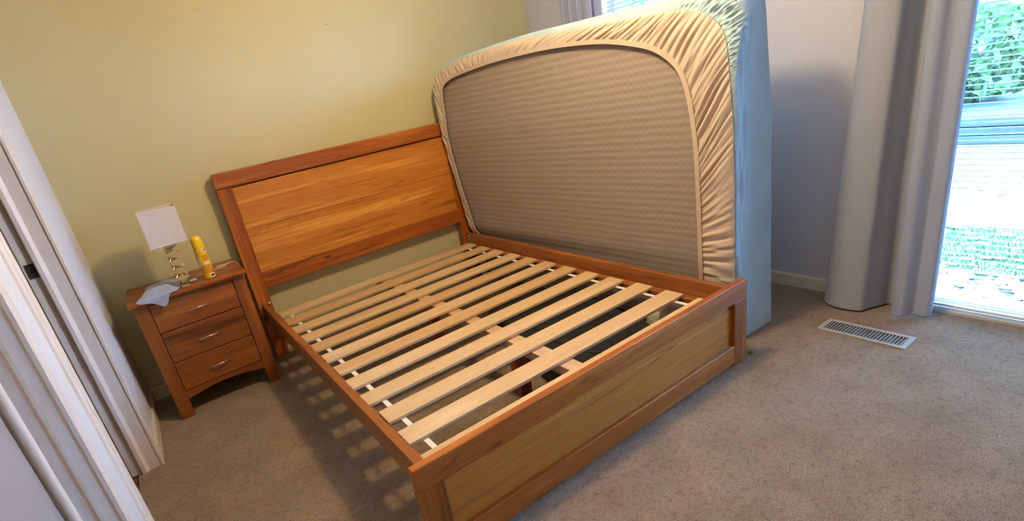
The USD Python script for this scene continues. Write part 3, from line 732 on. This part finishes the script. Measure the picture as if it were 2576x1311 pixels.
put(None, 'cleaning_cloth', grid(np.stack([xx, yc, zc_], -1), thick=.003), 'cloth_blue', smooth=60, label='crumpled grey blue microfibre cloth over the front left corner of the bedside table', cat='cloth')

# ------------------------------------------------------------------ under the bed
bag = thing('storage_bag', (.42, -1.3, 0), 'flat black soft storage bag lying on the carpet under the bed', 'bag')
def slab(cx, cy, hx, hy, rot, z0, z1, rc, re, n=12):
    base = sbox(-hx + rc, -hy + rc, hx - rc, hy - rc).buffer(rc, 6)
    R = []
    loop = np.array(base.exterior.coords)[:-1]
    for d, z in ((re * .8, z0), (0, z0 + re), (0, z1 - re), (re * .3, z1 - re * .3), (re, z1)):
        l = np.array(base.buffer(-d).exterior.coords)[:-1]
        R.append(np.c_[resample(l, 64, True), np.full(64, z)])
    P = np.array(R); c, s = math.cos(rot), math.sin(rot)
    Q = P.copy(); Q[..., 0] = cx + c * P[..., 0] - s * P[..., 1]; Q[..., 1] = cy + s * P[..., 0] + c * P[..., 1]
    g = grid(Q, wrap=True); n = 64
    v = np.vstack([g.vertices, Q[0].mean(0), Q[-1].mean(0)]); f = list(g.faces); a, b = len(v) - 2, len(v) - 1
    for j in range(n): f += [[a, j, (j + 1) % n], [b, 4 * n + (j + 1) % n, 4 * n + j]]
    me = trimesh.Trimesh(v, np.array(f), process=False); me.fix_normals(); return me
bb = put(bag, 'bag_body', slab(.425, -1.43, .275, .50, -.20, .001, .165, .07, .03), 'bag_black', smooth=40)
zp = np.array([(.425 + math.cos(-.2) * a - math.sin(-.2) * b, -1.43 + math.sin(-.2) * a + math.cos(-.2) * b, .1665) for a, b in [(-.18, -.40), (.18, -.40), (.18, .40), (-.18, .40)]])
put(bb, 'zip', tube(smoothc(zp, 60, 2, True), .004, 6, closed=True), 'bag_black', smooth=60)
# a rolled pair of bundles near the right rear corner of the footboard
r1 = trimesh.creation.icosphere(3, 1.0); v = np.array(r1.vertices); v *= (1 + .10 * (meshkit.noise(v * 2.3 + 5, 41) - .5))[:, None]
v = np.sign(v) * np.abs(v) ** .8 * [.045, .115, .110] + [.716, -1.80, .109]; v[:, 2] = np.maximum(v[:, 2], .001)
put(None, 'cloth_bundle', trimesh.Trimesh(v, r1.faces, process=False), 'bundle_cream', smooth=True, label='cream fleecy cloth bundle under the last slats by the right rail', cat='cloth bundle')

# ------------------------------------------------------------------ floor vent
vt = thing('floor_vent', (1.324, -2.387, 0), 'pale metal floor vent grille with many narrow slots in the carpet before the curtain', 'floor vent')
fr = sbox(VX0, VY0, VX1, VY1).difference(sbox(VX0 + .017, VY0 + .020, VX1 - .017, VY1 - .020))
put(vt, 'frame', extrude(fr, 'z', 0.0005, .0055), 'vent_metal')
put(vt, 'well', cat(box(VX0 + .012, VX1 - .012, VY0 + .012, VY1 - .012, -.060, -.056, 0), *[box(a, b, c, d, -.056, .0, 0) for a, b, c, d in ((VX0 + .0125, VX0 + .0145, VY0 + .0125, VY1 - .0125), (VX1 - .0145, VX1 - .0125, VY0 + .0125, VY1 - .0125), (VX0 + .0125, VX1 - .0125, VY0 + .0125, VY0 + .0145), (VX0 + .0125, VX1 - .0125, VY1 - .0145, VY1 - .0125))]), 'vent_well')
NB = 24
for k in range(NB):
    y = VY0 + .020 + (VY1 - VY0 - .040) * (k + .5) / NB
    prof = Polygon([(y - .0012 - .003, -.014), (y + .0012 - .003, -.014), (y + .0016, .004), (y - .0016, .004)])
    put(vt, 'slat', extrude(prof, 'x', VX0 + .016, VX1 - .016), 'vent_metal')

# ------------------------------------------------------------------ blinds
def blind(w, cords, stack, label):
    y0, y1, z0, z1 = w[0] + .012, w[1] - .012, w[2] + .010, w[3]
    xc = WR + .034
    t = thing('venetian_blind', (xc, (y0 + y1) / 2, z0), label, 'blind')
    put(t, 'head_rail', box(xc - .014, xc + .014, y0, y1, z1 - .028, z1 - .001, .002), 'blind_white')
    put(t, 'bottom_rail', box(xc - .0125, xc + .0125, y0, y1, z0 + .001, z0 + .013, .003), 'blind_white')
    zs = [z0 + .0135 + .0105 * (k + 1) for k in range(stack)]
    z = (zs[-1] if zs else z0 + .013) + .022
    tilt = []
    while z < z1 - .035:
        tilt.append(z); z += .0245
    u = np.linspace(-1, 1, 5)
    def sl(zc, ang, crown=.0022):
        prof = []
        for s in (0, 1):
            for a in (u if s == 0 else u[::-1]):
                hx, hz = .0125 * a, crown * (1 - a * a) + (.0007 if s else 0)
                prof.append((xc + hx * math.cos(ang) + hz * math.sin(ang), zc - hx * math.sin(ang) + hz * math.cos(ang)))
        return extrude(Polygon(prof), 'y', y0, y1)
    for zc in zs: put(t, 'slat', sl(zc, 0., .0012), 'blind_white')
    for zc in tilt: put(t, 'slat', sl(zc, math.radians(17)), 'blind_white')
    for yc in cords:
        put(t, 'ladder_cord', cat(tube([(xc - .0135, yc, z0 + .01), (xc - .0135, yc, z1 - .02)], .0009, 5), tube([(xc + .0135, yc, z0 + .01), (xc + .0135, yc, z1 - .02)], .0009, 5)), 'blind_white')
blind(W1, (-.86, -1.10, -1.35), 0, 'white horizontal slat blind in the window behind the upright mattress')
blind(W2, (-2.80, -3.15), 3, 'white horizontal slat blind in the tall window at the right edge')

# ------------------------------------------------------------------ curtains
def curtain(pts_b, pts_t, z0, z1, n, name, label, rod):
    b = smoothc(pts_b, n, 1); tp = smoothc(pts_t, n, 1)
    zz = np.linspace(0, 1, 40); P = []
    for s in zz:
        l = b * (1 - s) + tp * s
        w = meshkit.noise(np.stack([l[:, 1] * 9, np.full(n, s * 3.), np.zeros(n)], 1), 51) - .5
        P.append(np.stack([l[:, 0] + .008 * w * (1 - s * .5), l[:, 1], np.full(n, z0 + (z1 - z0) * s)], 1))
    t = thing(name, (float(b[:, 0].mean()), float(b[:, 1].mean()), z0), label, 'curtain')
    return t, np.array(P)
pb = [(1.665, -2.093), (1.60, -2.100), (1.545, -2.122), (1.514, -2.165), (1.506, -2.220), (1.514, -2.275), (1.520, -2.290), (1.535, -2.296), (1.570, -2.306), (1.620, -2.330), (1.668, -2.345), (1.672, -2.372), (1.640, -2.388), (1.585, -2.392), (1.562, -2.400), (1.552, -2.425), (1.558, -2.444), (1.600, -2.462), (1.606, -2.476), (1.600, -2.500), (1.602, -2.522), (1.625, -2.528)]
ptp = [(1.65, -2.180), (1.60, -2.200), (1.562, -2.222), (1.540, -2.255), (1.534, -2.290), (1.540, -2.312), (1.545, -2.320), (1.556, -2.325), (1.580, -2.332), (1.615, -2.345), (1.645, -2.355), (1.648, -2.370), (1.625, -2.380), (1.590, -2.384), (1.575, -2.390), (1.568, -2.406), (1.574, -2.420), (1.604, -2.436), (1.608, -2.446), (1.602, -2.480), (1.602, -2.502), (1.620, -2.508)]
t, P = curtain(pb, ptp, .012, 2.19, 170, 'curtain', 'grey fabric curtain bunched left of the tall window, hem near the floor', None)
put(t, 'curtain_panel', grid(P, thick=.0025), 'curtain_cloth', smooth=50)
pb1 = [(1.62, -.385), (1.575, -.405), (1.57, -.425), (1.60, -.435), (1.61, -.452), (1.57, -.470), (1.565, -.495), (1.61, -.515), (1.615, -.530), (1.575, -.545), (1.57, -.560), (1.60, -.572), (1.605, -.580), (1.585, -.590), (1.578, -.640), (1.60, -.660)]
t, P = curtain(pb1, pb1, .45, 2.19, 150, 'curtain', 'grey pleated curtain gathered left of the window behind the mattress', None)
put(t, 'curtain_panel', grid(P, thick=.0025), 'curtain_cloth', smooth=50)
for (ya, yb), lb in (((-1.68, -.25), 'curtain rod above the window behind the mattress'), ((-3.60, -2.07), 'curtain rod above the tall right window')):
    t = thing('curtain_rod', (1.60, (ya + yb) / 2, 2.21), lb, 'curtain rod')
    put(t, 'rod', tube([(1.60, ya, 2.205), (1.60, yb, 2.205)], .010, 12), 'alu_frame', smooth=40)
    for y in (ya + .05, yb - .05): put(t, 'bracket', box(1.60, WR + .001, y - .008, y + .008, 2.198, 2.212, .002), 'alu_frame')

# ------------------------------------------------------------------ small marks
lfm = grid(np.array([[(1.0, 0, 0)]] ) if False else np.array([[(.868 + .022 * u + .004 * v * (1 - (2 * u - 1) ** 2) * 1.2, -2.112 - .012 * u + .006 * v * (1 - (2 * u - 1) ** 2), .004 + .004 * math.sin(3 * u) + .002 * abs(v)) for u in np.linspace(.02, .98, 9)] for v in (-1, 0, 1)]), thick=.0008)
put(None, 'dry_leaf', lfm, 'leaf_dark', smooth=60, label='tiny dark dry leaf on the carpet beside the right footboard post', cat='leaf')
put(None, 'nail', lathe([(0, 0), (.0028, 0), (.0028, .003), (.001, .004), (0, .004)], (0, 0, 0), 12).apply_transform(trimesh.transformations.translation_matrix([.117, WY, 1.886]) @ trimesh.transformations.rotation_matrix(math.pi / 2, [1, 0, 0])), 'nail_dark', label='tiny dark nail head high on the olive wall', cat='nail')

# ------------------------------------------------------------------ garden outside
GZ = -.15
put(None, 'ground', box(WR + .13, 40, -16, 16, GZ - .2, GZ - .012, 0), 'soil', kind='structure', label='soil of the garden')
put(None, 'lawn', box(2.62, 3.46, -9, 9, GZ - .012, GZ, 0), 'grass_blade', kind='structure', label='strip of lawn outside the window')
N = 26000; gx = rng.uniform(2.64, 3.44, N); gyy = rng.uniform(-4.5, .8, N); hh = rng.uniform(.012, .04, N); an = rng.uniform(0, 6.28, N); ln_ = rng.uniform(-.02, .02, (N, 2))
bw = .0035
V0 = np.stack([gx - bw * np.cos(an), gyy - bw * np.sin(an), np.full(N, GZ - .002)], 1); V1 = np.stack([gx + bw * np.cos(an), gyy + bw * np.sin(an), np.full(N, GZ - .002)], 1); V2 = np.stack([gx + ln_[:, 0], gyy + ln_[:, 1], GZ + hh], 1)
put(None, 'grass', trimesh.Trimesh(np.stack([V0, V1, V2], 1).reshape(-1, 3), np.arange(3 * N).reshape(-1, 3), process=False), 'grass_blade', kind='stuff', label='short green grass outside the tall window', cat='grass')
def stones(n, xr, yr, smin, smax, seed, z=GZ, flat=.6):
    r = np.random.default_rng(seed); ico = trimesh.creation.icosphere(0, 1.0); iv = np.array(ico.vertices); F = np.array(ico.faces); nv = len(iv)
    c = np.stack([r.uniform(*xr, n), r.uniform(*yr, n)], 1); s = r.uniform(smin, smax, n)
    Vs = iv[None] * (1 + .25 * r.uniform(-1, 1, (n, nv, 1))) * s[:, None, None] * np.stack([r.uniform(.8, 1.3, n), r.uniform(.8, 1.6, n), np.full(n, flat)], 1)[:, None]
    Vs += np.stack([c[:, 0], c[:, 1], z + s * flat * .6], 1)[:, None]
    return trimesh.Trimesh(Vs.reshape(-1, 3), (F[None] + (np.arange(n) * nv)[:, None, None]).reshape(-1, 3), process=False)
put(None, 'pebbles', stones(5200, (WR + .16, 2.60), (-4.5, .8), .012, .032, 1, GZ - .012), 'stone_white', kind='stuff', label='white pebble strip right outside the tall window', cat='pebbles')
put(None, 'leaf_litter', stones(420, (2.5, 3.5), (-4.5, .8), .010, .030, 2, GZ + .012, .12), 'leaf_litter', kind='stuff', label='scattered fallen leaves on the grass strip', cat='leaves')
pth = thing('garden_path', (3.75, -2., GZ), 'grey concrete garden path with white edges beyond the lawn', 'path')
for k in range(9):
    put(pth, 'slab', box(3.47, 3.76, -9 + 2 * k + .004, -7 + 2 * k - .004, GZ - .012, GZ + .006, .003), 'concrete')
    put(pth, 'slab', box(3.80, 4.03, -9 + 2 * k + .004, -7 + 2 * k - .004, GZ - .012, GZ + .006, .003), 'concrete')
put(pth, 'edging', box(3.76, 3.80, -9, 9, GZ - .012, GZ + .012, .003), 'kerb_white')
put(pth, 'edging', box(4.03, 4.09, -9, 9, GZ - .012, GZ + .03, .003), 'kerb_white')
put(None, 'garden_bed', box(4.09, 6.2, -9, 9, GZ - .012, GZ + .004, 0), 'bed_soil', kind='structure', label='grey gravel garden bed beyond the path')
put(None, 'gravel', stones(2600, (4.14, 6.12), (-4.2, 2.2), .012, .034, 3, GZ, .5), 'stone_white', kind='stuff', label='scattered white stones in the grey garden bed', cat='gravel')
rw_ = thing('retaining_wall', (6.25, 0, GZ), 'low dark retaining wall of horizontal sleepers behind the gravel', 'retaining wall')
for k in range(3):
    for j in range(6):
        put(rw_, 'sleeper', box(6.2 + .02 * (k % 2), 6.3, -9 + 3 * j + .004, -6 + 3 * j - .004, GZ + .09 * k + .004, GZ + .09 * (k + 1) - .004, .006), 'sleeper')
put(None, 'garden_bank', box(6.3, 40, -16, 16, GZ - .012, GZ + .25, 0), 'soil', kind='structure', label='raised bank behind the retaining wall')
def shrub(x, y, h, rx, seed, mat, n, label, nm='shrub', trunk=.0):
    r = np.random.default_rng(seed); z0 = GZ + .25
    t = thing(nm, (x, y, z0), label, 'tree' if nm == 'tree' else 'shrub')
    d = r.normal(size=(n, 3)); d /= np.linalg.norm(d, axis=1, keepdims=True)
    lump = .75 + .5 * meshkit.noise(d * 2.2 + seed, seed)
    rad = r.uniform(.45, 1.0, n) ** .5 * lump
    c = np.stack([x + rx * rad * d[:, 0], y + rx * rad * d[:, 1], z0 + trunk + (h - trunk) * (.5 + .5 * rad * d[:, 2])], 1)
    c[:, 2] = np.maximum(c[:, 2], z0 + .02)
    a = r.normal(size=(n, 3)); a /= np.linalg.norm(a, axis=1, keepdims=True); b = np.cross(a, r.normal(size=(n, 3))); b /= np.linalg.norm(b, axis=1, keepdims=True)
    L = r.uniform(.05, .11, n)[:, None]; W = L * .38
    q = np.stack([c - a * L, c + b * W, c + a * L, c - b * W], 1).reshape(-1, 3)
    f = (np.arange(n) * 4)[:, None]; F = np.vstack([np.c_[f, f + 1, f + 2], np.c_[f, f + 2, f + 3]])
    put(t, 'foliage', trimesh.Trimesh(q, F, process=False), mat, kind='stuff')
    st = [tube(smoothc([(x, y, z0 - .02), (x + .05 * i, y - .04 * i, z0 + h * .35), (x + rx * .5 * math.cos(i * 2.1), y + rx * .5 * math.sin(i * 2.1), z0 + h * .75)], 10, 1), np.linspace(.045 if nm == 'tree' else .02, .008, 10), 6) for i in range(4)]
    put(t, 'stem', cat(*st), 'bark', smooth=60)
shrub(7.2, -2.6, 1.25, .62, 61, 'leaf_green', 2600, 'rounded green shrub behind the low wall, nearest the right edge')
shrub(7.5, -1.0, 1.05, .70, 62, 'leaf_olive', 2600, 'olive green shrub behind the low wall, next to the curtain edge')
shrub(7.4, .8, 1.5, .75, 63, 'leaf_green', 2400, 'green shrub behind the low wall hidden by the curtain')
shrub(8.6, -4.3, 1.5, .8, 64, 'leaf_olive', 2400, 'olive shrub outside beyond the right edge of the view')
shrub(9.5, -1.6, 4.2, 1.5, 65, 'leaf_green', 3200, 'loose leafy tree behind the shrubs outside the tall window', 'tree', 1.0)
shrub(9.0, 3.2, 4.4, 1.7, 66, 'leaf_olive', 3600, 'leafy tree seen through the window behind the mattress', 'tree', .9)
shrub(12.8, 1.2, 5.2, 1.6, 67, 'leaf_green', 3000, 'taller leafy tree standing between the other two trees', 'tree', 1.2)
shrub(9.2, -6.3, 2.3, 1.1, 72, 'leaf_olive', 2200, 'olive shrub at the far end of the garden, right of the view')
shrub(15.0, -3.9, 4.4, 1.7, 74, 'leaf_olive', 3000, 'broad olive tree at the back of the garden beyond the tall window', 'tree', .8)
